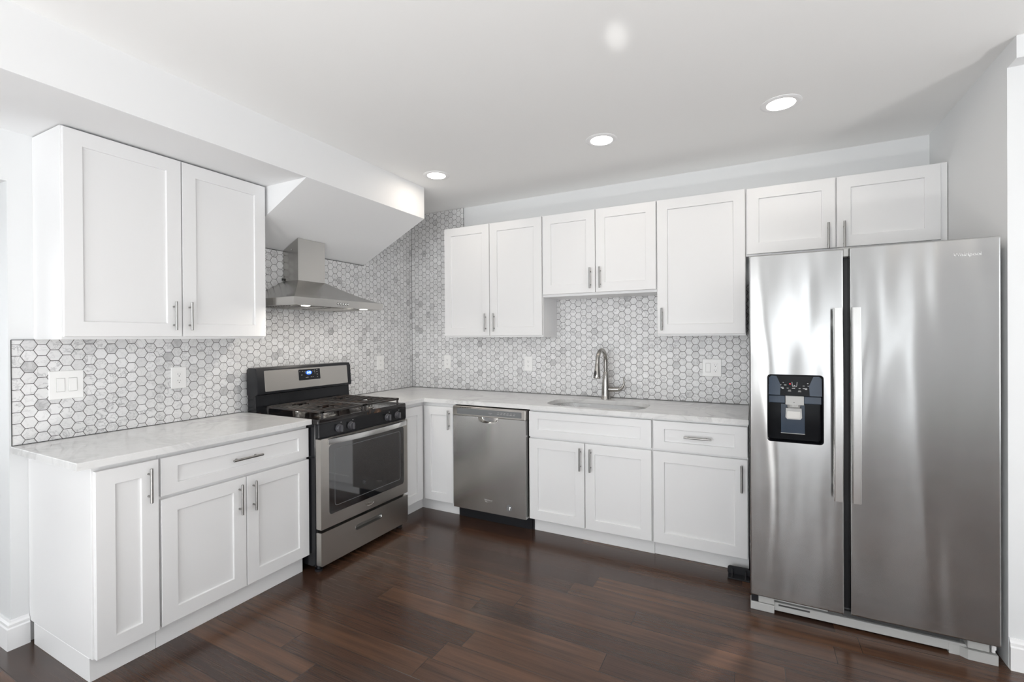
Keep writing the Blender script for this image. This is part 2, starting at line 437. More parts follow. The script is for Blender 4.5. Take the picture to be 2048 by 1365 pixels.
# soffit and the sloped underside of the stairs
bm = B(); box(bm, 0.0, 0.659, -6.75, -0.642, 2.343, CEIL); struct('trim_1', bm, M_SOFFIT)
bm = B(); loft(bm, [[(0.0, y, 2.02), (0.659, y, 2.3432), (0.0, y, 2.3432)] for y in (-1.745, -0.642)]); struct('trim_2', bm, M_SOFFIT)
def baseboard(name, path, z=0.125):
    """path of (x,y) wall corners; board offset outward by normals given per segment"""
    bm = B()
    prof = [(0.0, 0.0), (0.016, 0.0), (0.016, 0.095), (0.012, 0.101), (0.012, 0.113), (0.006, 0.121), (0.004, 0.130), (0.0, 0.130)]
    pts = [Vector((p[0], p[1], 0)) for p in path]; loops = []
    for i, p in enumerate(pts):
        d0 = (pts[i]-pts[i-1]).normalized() if i > 0 else (pts[1]-pts[0]).normalized()
        d1 = (pts[i+1]-pts[i]).normalized() if i < len(pts)-1 else d0
        n0 = Vector((d0.y, -d0.x, 0)); n1 = Vector((d1.y, -d1.x, 0)); m_ = (n0+n1).normalized(); m_ /= max(m_.dot(n0), .3)
        loops.append([p+m_*a+Vector((0, 0, h)) for a, h in prof])
    loft(bm, loops); return struct(name, bm, M_TRIM)
baseboard('baseboard_left', [(-0.14, -2.806), (0.001, -2.806), (0.001, -2.746)])
baseboard('baseboard_right', [(3.927, -0.959), (7.5, -0.959)])
baseboard('baseboard_rear', [(7.5, -6.745), (0.0, -6.745)])

# rest of the open plan, behind and beside the camera
def window_wall(name, axis, pos, a0, a1, wins, thick, zmax=CEIL):
    """wall along an axis with window openings (a, b, z0, z1)"""
    bm = B()
    def bx(s0, s1, z0, z1):
        if s1-s0 < 1e-4 or z1-z0 < 1e-4: return
        if axis == 'x': box(bm, s0, s1, pos-thick, pos, z0, z1)
        else: box(bm, min(pos, pos+thick), max(pos, pos+thick), s0, s1, z0, z1)
    cur = a0
    for a, b_, z0, z1 in sorted(wins):
        bx(cur, a, 0, zmax); bx(a, b_, 0, z0); bx(a, b_, z1, zmax); cur = b_
    bx(cur, a1, 0, zmax)
    return struct(name, bm, M_WALL)
REAR = [(3.25, 4.05, 0.05, 2.30), (4.55, 4.85, 0.05, 2.35), (0.25, 2.70, 0.25, 2.30)]  # last, large opening is an added light source clear of the fridge reflection
SIDE_R = [(-5.6, -3.6, 0.3, 2.3), (-2.9, -1.6, 0.3, 2.3)]  # large unseen windows, added to light the room from the east
SIDE_L = [(-5.2, -3.0, 0.5, 2.2)]
window_wall('wall_rear', 'x', -6.75, -2.7, 7.6, REAR, 0.15)
window_wall('wall_east', 'y', 7.5, -6.75, -0.958, SIDE_R, 0.1)
window_wall('wall_west', 'y', -2.6, -6.75, 0.15, SIDE_L, -0.1)
bm = B(); box(bm, -2.6, -0.15, 0.0, 0.15, 0, CEIL); struct('wall_north', bm, M_WALL)
wi = 1
def window(axis, pos, a, b_, z0, z1, inward):
    global wi
    bm = B(); fw = 0.045; d0, d1 = (pos-0.02*inward, pos+0.015*inward)
    def bx(bmm, s0, s1, zz0, zz1, e0, e1):
        e0, e1 = min(e0, e1), max(e0, e1)
        if axis == 'x': box(bmm, s0, s1, e0, e1, zz0, zz1, 0.002, 1)
        else: box(bmm, e0, e1, s0, s1, zz0, zz1, 0.002, 1)
    bx(bm, a-.06, a+fw, z0-.06, z1+.06, d0, d1); bx(bm, b_-fw, b_+.06, z0-.06, z1+.06, d0, d1)
    bx(bm, a+fw, b_-fw, z1-fw, z1+.06, d0, d1); bx(bm, a+fw, b_-fw, z0-.06, z0+fw, d0, d1)
    zm = (z0+z1)/2
    bx(bm, a+fw, b_-fw, zm-.02, zm+.02, d0, d1)
    w = struct('window_%d' % wi, bm, M_TRIM); wi += 1
    bm = B(); bx(bm, a+.001, b_-.001, z0+.001, z1-.001, pos-0.03*inward, pos-0.024*inward)
    obj('pane', bm, M_PANE_SIDE if axis == 'y' else (M_PANE if a > 3 else M_PANE_FILL), w)
for a, b_, z0, z1 in REAR: window('x', -6.75, a, b_, z0, z1, 1)
for a, b_, z0, z1 in SIDE_R: window('y', 7.5, a, b_, z0, z1, -1)
for a, b_, z0, z1 in SIDE_L: window('y', -2.6, a, b_, z0, z1, 1)

# ------------------------------------------------------------------ tiled backsplash
TT = 0.008
bm = B()
outer = [(-2.798, 0.915), (-0.0, 0.915), (-0.0, 2.589), (-0.640, 2.589), (-0.640, 2.0185), (-1.76, 2.0185), (-1.76, 1.396), (-2.798, 1.396)]
loft(bm, [[mp('E', u, w, n) for u, w in outer] for n in (0.0002, TT)])
tl = obj('tile_backsplash', bm, M_TILE_L)
tag(tl, 'marble hexagon tile backsplash on left wall behind the gas range and hood', 'backsplash')
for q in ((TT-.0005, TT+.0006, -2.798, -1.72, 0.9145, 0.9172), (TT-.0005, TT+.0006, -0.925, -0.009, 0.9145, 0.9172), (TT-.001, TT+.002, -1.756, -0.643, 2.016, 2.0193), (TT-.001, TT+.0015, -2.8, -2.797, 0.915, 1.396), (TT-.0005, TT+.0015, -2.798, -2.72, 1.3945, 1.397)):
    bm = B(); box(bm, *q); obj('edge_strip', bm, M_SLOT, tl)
bm = B()
outer = [(TT+.0005, 0.915), (2.962, 0.915), (2.962, 1.75), (0.617, 1.75), (0.617, 2.589), (TT+.0005, 2.589)]
loft(bm, [[mp('S', u, w, n) for u, w in outer] for n in (0.0002, TT)])
tb = obj('tile_backsplash', bm, M_TILE_B)
tag(tb, 'marble hexagon tile backsplash on back wall behind the sink faucet', 'backsplash')
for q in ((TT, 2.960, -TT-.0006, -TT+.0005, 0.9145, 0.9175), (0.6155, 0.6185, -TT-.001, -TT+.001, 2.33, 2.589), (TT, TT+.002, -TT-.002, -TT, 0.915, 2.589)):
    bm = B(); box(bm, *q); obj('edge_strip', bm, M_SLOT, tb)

# ------------------------------------------------------------------ base cabinets
DN0, DN1 = 0.6105, 0.632      # door slab back and front
CT0, CT1 = 0.884, 0.914
TOE = {'E': 0.585, 'S': 0.556}
def carcass(f, u0, u1, parent, toe=(None, None), wtop=0.8835, name='cabinet_body'):
    bm = B(); fbox(bm, f, u0, u1, 0.099, wtop, 0.002, 0.610, 0.001, 1)
    obj(name, bm, M_CAB, parent)
    t0, t1 = (toe[0] if toe[0] is not None else u0), (toe[1] if toe[1] is not None else u1)
    bm = B(); fbox(bm, f, t0, t1, 0.0, 0.0985, 0.05, TOE[f], 0.001, 1); obj('toe_kick', bm, M_CAB, parent)
# left run
c1 = thing('base_cabinet', 'narrow white shaker base cabinet at the left end of the left countertop, one tall door', 'cabinet', (0.3, -2.62, 0))
carcass('E', -2.744, -2.5075, c1)
d = obj('door', shaker('E', -2.737, -2.512, 0.100, 0.861, DN0, DN1), M_CAB, c1); pull('E', -2.552, 0.681, 0.832, DN1, d)
c2 = thing('base_cabinet', 'white base cabinet left of the range with one wide drawer above two doors', 'cabinet', (0.3, -2.11, 0))
carcass('E', -2.5065, -1.7225, c2, toe=(None, -1.735))
dr = obj('drawer', shaker('E', -2.502, -1.7235, 0.690, 0.861, DN0, DN1, fr=0.068, frw=0.048), M_CAB, c2); pull('E', 0.7775, -2.191, -2.031, DN1, dr, horiz=True)
d = obj('door', shaker('E', -2.502, -2.110, 0.105, 0.675, DN0, DN1), M_CAB, c2); pull('E', -2.147, 0.492, 0.647, DN1, d)
d = obj('door', shaker('E', -2.106, -1.7235, 0.105, 0.675, DN0, DN1), M_CAB, c2); pull('E', -2.072, 0.492, 0.647, DN1, d)
# corner unit (two legs round the inside corner)
c3 = thing('corner_cabinet', 'white corner base cabinet between the range and the dishwasher with two narrow doors', 'cabinet', (0.3, -0.3, 0))
bm = B()
L = [(0.002, -0.002), (0.002, -0.9235), (0.610, -0.9235), (0.610, -0.610), (0.9245, -0.610), (0.9245, -0.002)]
loft(bm, [[(x, y, z) for x, y in L] for z in (0.099, 0.8835)]); obj('cabinet_body', bm, M_CAB, c3)
bm = B(); L = [(0.05, -0.05), (0.05, -0.9235), (0.562, -0.9235), (0.562, -0.562), (0.9245, -0.562), (0.9245, -0.05)]
loft(bm, [[(x, y, z) for x, y in L] for z in (0.0, 0.0985)]); obj('toe_kick', bm, M_CAB, c3)
obj('door', shaker('E', -0.9225, -0.6445, 0.105, 0.852, DN0, DN1), M_CAB, c3)
d = obj('door', shaker('S', 0.6365, 0.9145, 0.105, 0.852, DN0, DN1), M_CAB, c3); pull('S', 0.883, 0.679, 0.830, DN1, d)
# sink base
c4 = thing('base_cabinet', 'white sink base cabinet right of the dishwasher with two doors under a plain front panel', 'cabinet', (1.99, -0.3, 0))
carcass_bm = B(); 
# open-topped so the bowl hangs inside
for (a, b_, c_, d_, e_, f_) in ((1.564, 1.582, -0.61, -0.002, .099, .8835), (2.400, 2.4185, -0.61, -0.002, .099, .8835), (1.582, 2.400, -0.61, -0.592, .099, .8835), (1.582, 2.400, -0.02, -0.002, .099, .8835), (1.582, 2.400, -0.592, -0.02, .099, .115)):
    box(carcass_bm, a, b_, c_, d_, e_, f_)
obj('cabinet_body', carcass_bm, M_CAB, c4)
bm = B(); box(bm, 1.575, 2.4185, -0.562, -0.05, 0.0, 0.0985, .001, 1); obj('toe_kick', bm, M_CAB, c4)
obj('front_panel', shaker('S', 1.566, 2.413, 0.690, 0.868, DN0, DN1, fr=0.068, frw=0.050), M_CAB, c4)
d = obj('door', shaker('S', 1.566, 1.974, 0.105, 0.677, DN0, DN1), M_CAB, c4); pull('S', 1.948, 0.494, 0.648, DN1, d)
d = obj('door', shaker('S', 1.980, 2.413, 0.105, 0.677, DN0, DN1), M_CAB, c4); pull('S', 2.019, 0.494, 0.648, DN1, d)
c5 = thing('base_cabinet', 'white base cabinet beside the refrigerator with one drawer above one wide door', 'cabinet', (2.69, -0.3, 0))
carcass('S', 2.4195, 2.9575, c5)
dr = obj('drawer', shaker('S', 2.425, 2.953, 0.690, 0.868, DN0, DN1, fr=0.067, frw=0.050), M_CAB, c5); pull('S', 0.781, 2.609, 2.763, DN1, dr, horiz=True)
d = obj('door', shaker('S', 2.425, 2.953, 0.105, 0.677, DN0, DN1), M_CAB, c5); pull('S', 2.922, 0.492, 0.648, DN1, d)

# ------------------------------------------------------------------ wall cabinets
UB0, UT = 1.396, 2.334
UN0, UN1 = 0.2905, 0.309
def upper(label, f, u0, u1, z0, ztop, doors, handles, loc, fr=0.068):
    c = thing('wall_cabinet', label, 'cabinet', loc)
    bm = B(); fbox(bm, f, u0, u1, z0, ztop, TT+.0006 if f == 'S' else .0006, 0.290, 0.001, 1)
    obj('cabinet_body', bm, M_CAB, c)
    for (a, b_, q0, q1), h in zip(doors, handles):
        d_ = obj('door', shaker(f, a, b_, q0, q1, UN0, UN1, fr=fr), M_CAB, c)
        if h: pull(f, h[0], h[1], h[2], UN1, d_)
    return c
upper('large white two-door wall cabinet on the left wall under the soffit', 'E', -2.721, -1.764, UB0, 2.338,
      [(-2.717, -2.243, 1.409, 2.331), (-2.237, -1.766, 1.409, 2.331)], [(-2.283, 1.441, 1.590), (-2.207, 1.441, 1.590)], (0.15, -2.24, 1.4))
upper('white two-door wall cabinet nearest the tiled corner of the back wall', 'S', 0.611, 1.5335, UB0, UT,
      [(0.613, 1.058, 1.409, 2.330), (1.064, 1.529, 1.409, 2.330)], [(1.025, 1.441, 1.590), (1.106, 1.441, 1.590)], (1.07, -0.15, 1.4))
upper('short white two-door wall cabinet raised above the sink', 'S', 1.5345, 2.393, 1.703, UT,
      [(1.538, 1.955, 1.722, 2.330), (1.961, 2.389, 1.722, 2.330)], [(1.922, 1.750, 1.903), (1.995, 1.750, 1.903)], (1.96, -0.15, 1.7))
upper('white single-door wall cabinet just left of the refrigerator, handle at lower left', 'S', 2.394, 2.944, UB0, UT,
      [(2.398, 2.941, 1.409, 2.330)], [(2.429, 1.434, 1.588)], (2.67, -0.15, 1.4))
cf = upper('wide low white two-door wall cabinet above the refrigerator', 'S', 2.9455, 3.922, 1.90, UT-.004,
      [(2.951, 3.418, 1.912, 2.326), (3.425, 3.893, 1.912, 2.326)], [(3.381, 1.905, 2.059), (3.459, 1.905, 2.059)], (3.43, -0.15, 1.9))
bm = B(); box(bm, 3.895, 3.9225, -0.298, -0.2902, 1.90, 2.330); obj('filler_strip', bm, M_CAB, cf)

# ------------------------------------------------------------------ countertops
DC = 0.655
def counter(bm, outer, holes):
    """outline in (x,y) with softened top edge"""
    def ins(L, d):
        out = []
        n = len(L)
        for i in range(n):
            a, b_, c_ = Vector(L[i-1]), Vector(L[i]), Vector(L[(i+1) % n])
            d0 = (b_-a).normalized(); d1 = (c_-b_).normalized()
            n0 = Vector((-d0.y, d0.x)); n1 = Vector((-d1.y, d1.x)); m_ = (n0+n1).normalized(); m_ = m_/max(.35, m_.dot(n0))
            out.append(b_+m_*d)
        return out
    e = 0.002
    def ring(L, z): return [bm.verts.new((p[0], p[1], z)) for p in L]
    def strip(a, b_):
        for i in range(len(a)): j = (i+1) % len(a); bm.faces.new((a[i], a[j], b_[j], b_[i]))
    def fill(rings):
        ed = []
        for r in rings:
            for i in range(len(r)):
                v, w = r[i], r[(i+1) % len(r)]
                ed.append(bm.edges.get((v, w)) or bm.edges.new((v, w)))
        bmesh.ops.triangle_fill(bm, use_beauty=True, use_dissolve=True, edges=ed)
    tops, bots = [], []
    for L in [outer]+holes:
        a = ring(L, CT0); b_ = ring(L, CT1-e); c_ = ring(ins(L, e*.35), CT1-e*.3); d_ = ring(ins(L, e), CT1)
        strip(a, b_); strip(b_, c_); strip(c_, d_); tops.append(d_); bots.append(a)
    fill(tops); fill(bots)
bm = B(); counter(bm, [(0.0085, -2.803), (DC, -2.803), (DC, -1.7195), (0.0085, -1.7195)], [])
tag(obj('countertop', bm, M_QUARTZ), 'white veined quartz countertop left of the range, free left end', 'countertop')
def sinkhole(grow=0.0, seg=8):
    x0, x1, y0, y1 = 1.640-grow, 2.345+grow, -0.585-grow, -0.190+grow
    out = []
    for cx, cy, a0, rx, ry in ((x1-.16-grow*0, y0+.13, -90, .16+grow*0, .13), (x1-.16, y1-.13, 0, .16, .13), (x0+.16, y1-.13, 90, .16, .13), (x0+.16, y0+.13, 180, .16, .13)):
        for i in range(seg+1):
            a = radians(a0+90*i/seg); out.append((cx+rx*cos(a), cy+ry*sin(a)))
    return out
bm = B(); counter(bm, [(0.0085, -0.0085), (0.0085, -0.926), (DC, -0.926), (DC, -DC), (2.9595, -DC), (2.9595, -0.0085)], [sinkhole()[::-1]])
tag(obj('countertop', bm, M_QUARTZ), 'white quartz countertop turning the corner and holding the sink', 'countertop')
# sink bowl
bm = B()
def shr(L, s, z):
    cx, cy = 1.9925, -0.3875
    return [(cx+(x-cx)*s[0], cy+(y-cy)*s[1], z) for x, y in L]
H = sinkhole()
loft(bm, [shr(H, (1.06, 1.10), 0.8830), shr(H, (1.06, 1.10), 0.8822), shr(H, (1.03, 1.04), 0.8815), shr(H, (1.02, 1.025), 0.70), shr(H, (1.0, 0.99), 0.675), shr(H, (0.95, 0.92), 0.664), shr(H, (0.10, 0.12), 0.660)][1:], cap0=False)
sk = obj('sink', bm, M_SINK, None, smooth=True, auto=50)
tag(sk, 'stainless undermount sink bowl set in the quartz countertop below the faucet', 'sink')
bm = B(); disc_lathe(bm, (1.99, -0.387, 0.661), (0, 0, 1), [(0.044, 0), (0.044, .003), (0.036, .003), (0.030, .0005), (0, .0005)], 24); obj('drain', bm, M_CHROME, sk, smooth=True, auto=40)

# ------------------------------------------------------------------ faucet
fa = thing('faucet', 'brushed nickel gooseneck pull-down kitchen faucet behind the sink', 'faucet', (1.972, -0.10, 0.914))
FX, FY = 1.972, -0.10
bm = B(); disc_lathe(bm, (FX, FY, CT1), (0, 0, 1), [(0.036, 0), (0.036, .006), (0.0335, .010), (0.0325, .040), (0.0310, .080), (0.0275, .125), (0.0215, .175), (0.0195, .205), (0.0175, .208)], 28)
obj('base', bm, M_NICKEL, fa, smooth=True, auto=40)
bm = B(); pts = [(FX, FY, CT1+.200), (FX, FY, 1.16), (FX, FY, 1.20)]
hd_ = Vector((-0.10, -1, 0)).normalized()
RAD = 0.080
for i in range(0, 13):
    a = pi*i/12
    pts.append(tuple(Vector((FX, FY, 1.205))+hd_*(RAD-RAD*cos(a))+Vector((0, 0, RAD*sin(a)*1.10))))
e_ = Vector(pts[-1]); pts.append(tuple(e_+Vector((0, 0, -.015))+hd_*.002))
tube(bm, pts, 0.0160, 20); obj('spout', bm, M_NICKEL, fa, smooth=True, auto=50)
bm = B(); s_ = Vector(pts[-1])+Vector((0, 0, .004)); dd = (Vector((0, 0, -1))+hd_*.10).normalized()
tube(bm, [s_+dd*q for q in (0, .004, .03, .075, .105, .112)], [0.0160, 0.0175, 0.0185, 0.0240, 0.0275, 0.0245], 20)
hdo = obj('spray_head', bm, M_NICKEL, fa, smooth=True, auto=50)
bm = B(); c_ = s_+dd*.072+hd_*.0240+Vector((-.004, 0, 0)); tube(bm, [c_-hd_*.004+dd*-.016, c_+hd_*.002, c_-hd_*.002+dd*.018], [.007, .0095, .008], 12); obj('spray_button', bm, M_SLOT, hdo, smooth=True)
bm = B(); rt = Vector((1, 0.0, 0)); o_ = Vector((FX+.022, FY, 0.990))
tube(bm, [o_, o_+rt*.03, o_+rt*.055, o_+rt*.062, o_+rt*.078+Vector((0, 0, .002))], [.0185, .0185, .018, .0175, .016], 18)
lv = [o_+rt*.074+Vector((0, 0, .001)), o_+Vector((.095, -.004, .006)), o_+Vector((.112, -.008, .022)), o_+Vector((.120, -.010, .045)), o_+Vector((.121, -.012, .070)), o_+Vector((.119, -.014, .096))]
tube(bm, lv, [.016, .0135, .0095, .007, .0055, .004], 16)
obj('lever', bm, M_NICKEL, fa, smooth=True, auto=60)

# ------------------------------------------------------------------ dishwasher
dw = thing('dishwasher', 'stainless dishwasher between the corner cabinet and the sink cabinet', 'dishwasher', (1.245, -0.3, 0))
bm = B(); box(bm, 0.9275, 1.5615, -0.600, -0.03, 0.10, 0.876); obj('tub', bm, M_BLACKM, dw)
bm = B(); X0, X1 = 0.940, 1.553
cen, hw = 1.245, 0.085
# door skin with a scooped pocket under the control strip
top = 0.802
outer = [(X0, 0.100), (X1, 0.100), (X1, top), (cen+hw, top)] + [(cen+hw*cos(radians(a)), top-0.044*sin(radians(a))**0.8 if 0 < a < 180 else top) for a in range(10, 180, 10)] + [(cen-hw, top), (X0, top)]
fr_, n1 = 0.6005, 0.662
loft(bm, [[mp('S', u, w, n) for u, w in outer] for n in (fr_+.02, n1)])
box(bm, X0, X1, -fr_-.02, -fr_, 0.100, 0.802)
door = obj('door', bm, M_STEEL, dw)
bm = B(); L = []
po = [(cen+hw*1.0*cos(radians(a)), top-0.044*max(sin(radians(a)), 0)**0.8) for a in range(0, 181, 10)]
rim = []
loft(bm, [[mp('S', cen+(u-cen)*s, top+(w-top)*s, n) for u, w in po] for s, n in ((1.07, n1+.0004), (1.06, n1+.0022), (1.0, n1+.0022), (0.99, n1-.006), (0.8, n1-.030))], cap0=False, closed=False, cap1=True)
obj('pocket_handle', bm, M_CHROME, door, smooth=True, auto=50)
bm = B(); rslab(bm, 'S', X0-.002, X1+.001, 0.8035, 0.8745, 0.6005, 0.667, 0.004, 0.003); pan = obj('control_panel', bm, M_RANGE, dw)
bm = B(); rslab(bm, 'S', 0.976, 1.524, 0.816, 0.859, 0.667, 0.6684, 0.006, 0.0006); cs = obj('control_strip', bm, M_BODYGREY, pan)
MK = [q for i in range(6) for q in ((1.33+i*.026, 1.345+i*.026, 0.843, 0.8455), (1.325+i*.026, 1.343+i*.026, 0.832, 0.8355))]
MK += [(1.255, 1.285, 0.836, 0.838), (1.262, 1.278, 0.828, 0.8295)]
for q in MK: bm = B(); fbox(bm, 'S', *q, 0.6683, 0.6687); obj('control_mark', bm, M_GREY, pan)
for i in range(5): bm = B(); fbox(bm, 'S', 1.000+i*.022, 1.016+i*.022, 0.8635, 0.8665, 0.6668, 0.6674); obj('vent_slot', bm, M_SLOT, pan)
text_mesh('logo', 'Whirlpool', 0.016, M_GREY, door, (1.245, -n1-.0002, 0.193), 'S')
bm = B(); tube(bm, [mp('S', 1.245+.030*cos(a), 0.190+.013*sin(a), n1+.0008) for a in [radians(t) for t in range(200, 345, 8)]], .0009, 6); obj('logo_swoosh', bm, M_CHROME, door)
bm = B(); disc_lathe(bm, mp('S', 1.418, 0.162, n1), (0, -1, 0), [(0.023, 0), (0.023, .0006), (0.018, .0008), (0.0178, .0004), (0, .0004)], 28)
bg = obj('badge', bm, M_BODYGREY, door, smooth=True, auto=30)
bm = B()
for k_, (r_, w_) in enumerate(((0.0135, .004), (0.0075, .0032))):
    for cx_, s0, s1 in ((0, 10, 170),):
        tube(bm, [mp('S', 1.418+r_*cos(radians(a)), 0.160-.004*k_+r_*.8*sin(radians(a)), n1+.0015) for a in range(s0, s1+1, 10)], [w_*.25]+[w_*.5]*15+[w_*.25], 8)
tube(bm, [mp('S', 1.412, 0.150, n1+.0015), mp('S', 1.418, .1535, n1+.0015), mp('S', 1.425, .150, n1+.0015)], .0018, 8)
obj('badge_mark', bm, M_CHROME, bg if False else door)
bm = B(); box(bm, 0.930, 1.560, -0.572, -0.05, 0.0, 0.0985); obj('toe_panel', bm, M_BLACKM, dw)
bm = B(); box(bm, 1.5615, 1.574, -0.566, -0.556, 0.0, 0.098); obj('side_bracket', bm, M_BLACKM, dw)

# ------------------------------------------------------------------ gas range
RY0, RY1 = -1.7155, -0.9295
rg = thing('range', 'freestanding stainless and black gas range between the two countertops', 'stove', (0.4, -1.32, 0))
bm = B(); box(bm, 0.075, 0.675, RY0+.001, RY1-.001, 0.035, 0.885, 0.002, 1); box(bm, 0.6, 0.700, RY0+.004, RY1-.004, 0.803, 0.885, 0.003, 2)
obj('body', bm, M_BLACK, rg)
# cooktop pan with raised rim
bm = B()
def RR(i, z): return [(x, y, z) for x, y in rrect(0.080+i, 0.704-i, RY0-.000+i, RY1+.000-i, 0.010, 4)]
loft(bm, [RR(0, .885), RR(0, .908), RR(.003, .913), RR(.016, .913), RR(.030, .902), RR(.06, .899)])
ck = obj('cooktop', bm, M_COOK, rg, smooth=True, auto=45)
for (bx_, by_, r_) in ((0.27, -1.50, .036), (0.52, -1.50, .047), (0.27, -1.145, .040), (0.52, -1.145, .036)):
    bm = B(); disc_lathe(bm, (bx_, by_, 0.8993), (0, 0, 1), [(r_*1.5, 0), (r_*1.45, .003), (r_*1.05, .006), (r_*1.0, .016), (r_*.98, .018)], 28)
    bo = obj('burner', bm, M_NICKEL, ck, smooth=True, auto=40)
    bm = B(); disc_lathe(bm, (bx_, by_, 0.9174), (0, 0, 1), [(r_*.92, 0), (r_*.95, .004), (r_*.85, .009), (0, .010)], 28)
    obj('burner_cap', bm, M_IRON, rg, smooth=True, auto=40)
def grate(y0, y1, lab=None):
    bm = B(); x0, x1, z0, z1 = 0.165, 0.685, 0.942, 0.955
    w = .013
    box(bm, x0, x1, y0, y0+w*1.6, z0, z1, .002, 1); box(bm, x0, x1, y1-w*1.6, y1, z0, z1, .002, 1)
    box(bm, x0, x0+w, y0, y1, z0, z1, .002, 1); box(bm, x1-w, x1, y0, y1, z0, z1, .002, 1)
    xm = (x0+x1)/2; ym = (y0+y1)/2
    nb = 11
    for i in range(1, nb):
        x = x0+w/2+(x1-x0-w)*i/nb
        near = min(abs(x-0.27), abs(x-0.52))
        if near < .05:
            g_ = .035+ (0.05-near)*.5
            box(bm, x-.0045, x+.0045, y0+.01, ym-g_, z0+.002, z1, .0015, 1); box(bm, x-.0045, x+.0045, ym+g_, y1-.01, z0+.002, z1, .0015, 1)
        else: box(bm, x-.0045, x+.0045, y0+.01, y1-.01, z0+.002, z1, .0015, 1)
    for bx_ in (0.27, 0.52):
        for s in (-1, 1):
            box(bm, bx_+s*.03 if s > 0 else bx_-.085, bx_+.085 if s > 0 else bx_-.03, ym-.0045, ym+.0045, z0+.002, z1, .0015, 1)
    for fx in (x0+.008, xm, x1-.008):
        for fy in (y0+.010, y1-.010):
            tube(bm, [(fx, fy, 0.9006), (fx, fy, z0+.002)], [.006, .008], 8)
    obj('grate', bm, M_IRON, rg)
grate(-1.672, -1.3245); grate(-1.3205, -0.985)
# control panel with four knobs
bm = B(); box(bm, 0.700, 0.7045, RY0+.004, RY1-.004, 0.803, 0.884, .0015, 1); cp = obj('control_panel', bm, M_BLACK, rg)
for ky in (-1.562, -1.466, -1.130, -1.030):
    bm = B(); disc_lathe(bm, (0.7045, ky, 0.839), (1, 0, 0), [(0.026, 0), (0.026, .003), (0.0225, .006), (0.021, .018), (0.019, .020)], 26)
    k_ = obj('knob', bm, M_KNOB, rg, smooth=True, auto=40)
    bm = B(); box(bm, 0.7235, 0.7385, ky-.0055, ky+.0055, 0.818, 0.860, .003, 2); obj('knob_grip', bm, M_KNOB, k_)
    bm = B(); box(bm, 0.7046, 0.7052, ky-.004+.02, ky+.022, 0.871, 0.8735); obj('knob_mark', bm, M_LABEL, k_)
# oven door
DY0, DY1 = -1.7105, -0.9345
bm = B(); plate_hole(bm, rrect(DY0, DY1, 0.258, 0.796, .004, 3), [rrect(-1.650, -0.975, 0.332, 0.752, .022, 6)], 0.6755, 0.7175, 'E')
ov = obj('oven_door', bm, M_RANGE, rg)
bm = B(); plate_hole(bm, rrect(DY0-.001, DY1+.001, 0.7965, 0.8015, .001, 1), [], 0.6755, 0.700, 'E'); obj('door_gap_trim', bm, M_BLACKM, ov)
bm = B(); rslab(bm, 'E', -1.6495, -0.9755, 0.3325, 0.7515, 0.690, 0.7165, .0215, .001, 6); gl = obj('oven_window', bm, M_OVENGLASS, ov)
bm = B(); fw = .0025
oo = rrect(-1.607, -1.012, 0.372, 0.722, .02, 5); ii = rrect(-1.604, -1.015, 0.375, 0.719, .018, 5)
plate_hole(bm, oo, [ii], 0.7166, 0.7169, 'E'); obj('window_outline', bm, M_BODYGREY, gl)
bm = B(); LL = []
for i in range(21):
    t = i/20; y = -1.664+t*(-0.960+1.664); bow = 0.030*(1-(2*t-1)**2)
    x = 0.7180+bow; LL.append([(x, y, 0.756-.000), (x+.014, y, 0.758), (x+.016, y, 0.774), (x+.014, y, 0.790), (x, y, 0.792)])
loft(bm, LL); obj('handle', bm, M_HANDLE, ov, smooth=True, auto=35)
text_mesh('logo', 'Whirlpool', 0.022, M_CHROME, ov, (0.7176, -1.316, 0.301), 'E')
bm = B(); tube(bm, [(0.7178, -1.316+.034*cos(radians(a)), .300+.017*sin(radians(a))) for a in range(200, 345, 8)], .001, 6); obj('logo_swoosh', bm, M_CHROME, ov)
# storage drawer with slot pull
bm = B(); plate_hole(bm, rrect(DY0, DY1, 0.042, 0.240, .006, 3), [rrect(-1.440, -1.205, 0.163, 0.192, .012, 5)], 0.6755, 0.7175, 'E')
sd = obj('storage_drawer', bm, M_RANGE, rg)
bm = B(); loft(bm, [[mp('E', u, w, n) for u, w in rrect(-1.440+i, -1.205-i, 0.163+i, 0.192-i, max(.012-i, .002), 5)] for i, n in ((-.004, .7176), (-.0035, .7185), (0, .7185), (.003, .712), (.006, .700))], cap0=False)
obj('drawer_pull', bm, M_PULL, sd, smooth=True, auto=50)
for (fx, fy) in ((0.66, RY0+.035), (0.66, RY1-.035), (0.13, RY0+.035), (0.13, RY1-.035)):
    bm = B(); disc_lathe(bm, (fx, fy, 0.0), (0, 0, 1), [(0.022, 0), (0.022, .012), (0.012, .014), (0.010, .036)], 18); obj('leg', bm, M_BLACKM, rg, smooth=True, auto=40)
# backguard: riser and tilted head
bm = B(); loft(bm, [[(0.045, y, .885), (0.135, y, .885), (0.130, y, .93), (0.122, y, 1.035), (0.045, y, 1.035)] for y in (RY0+.002, RY1-.002)]); obj('riser', bm, M_BLACK, rg)
bm = B()
def head(i, e):
    return [(0.040, 1.022+e), (0.118, 1.022+e), (0.148-e*.2, 1.031+e), (0.150-e*.2, 1.045), (0.136, 1.190-e), (0.128, 1.203-e), (0.050, 1.203-e), (0.040, 1.195-e)]
ys_ = [(RY0-.002, .006), (RY0+.001, .001), (RY0+.010, 0), (RY1-.010, 0), (RY1-.001, .001), (RY1+.002, .006)]
loft(bm, [[(x, y, z) for x, z in head(0, e)] for y, e in ys_])
hd = obj('backguard', bm, M_BLACKM, rg, smooth=True, auto=35)
def onface(y, z, out): # point on the tilted face
    t = (z-1.045)/(1.190-1.045); x = 0.150+(0.136-0.150)*t; return Vector((x+out, y, z+out*.1))
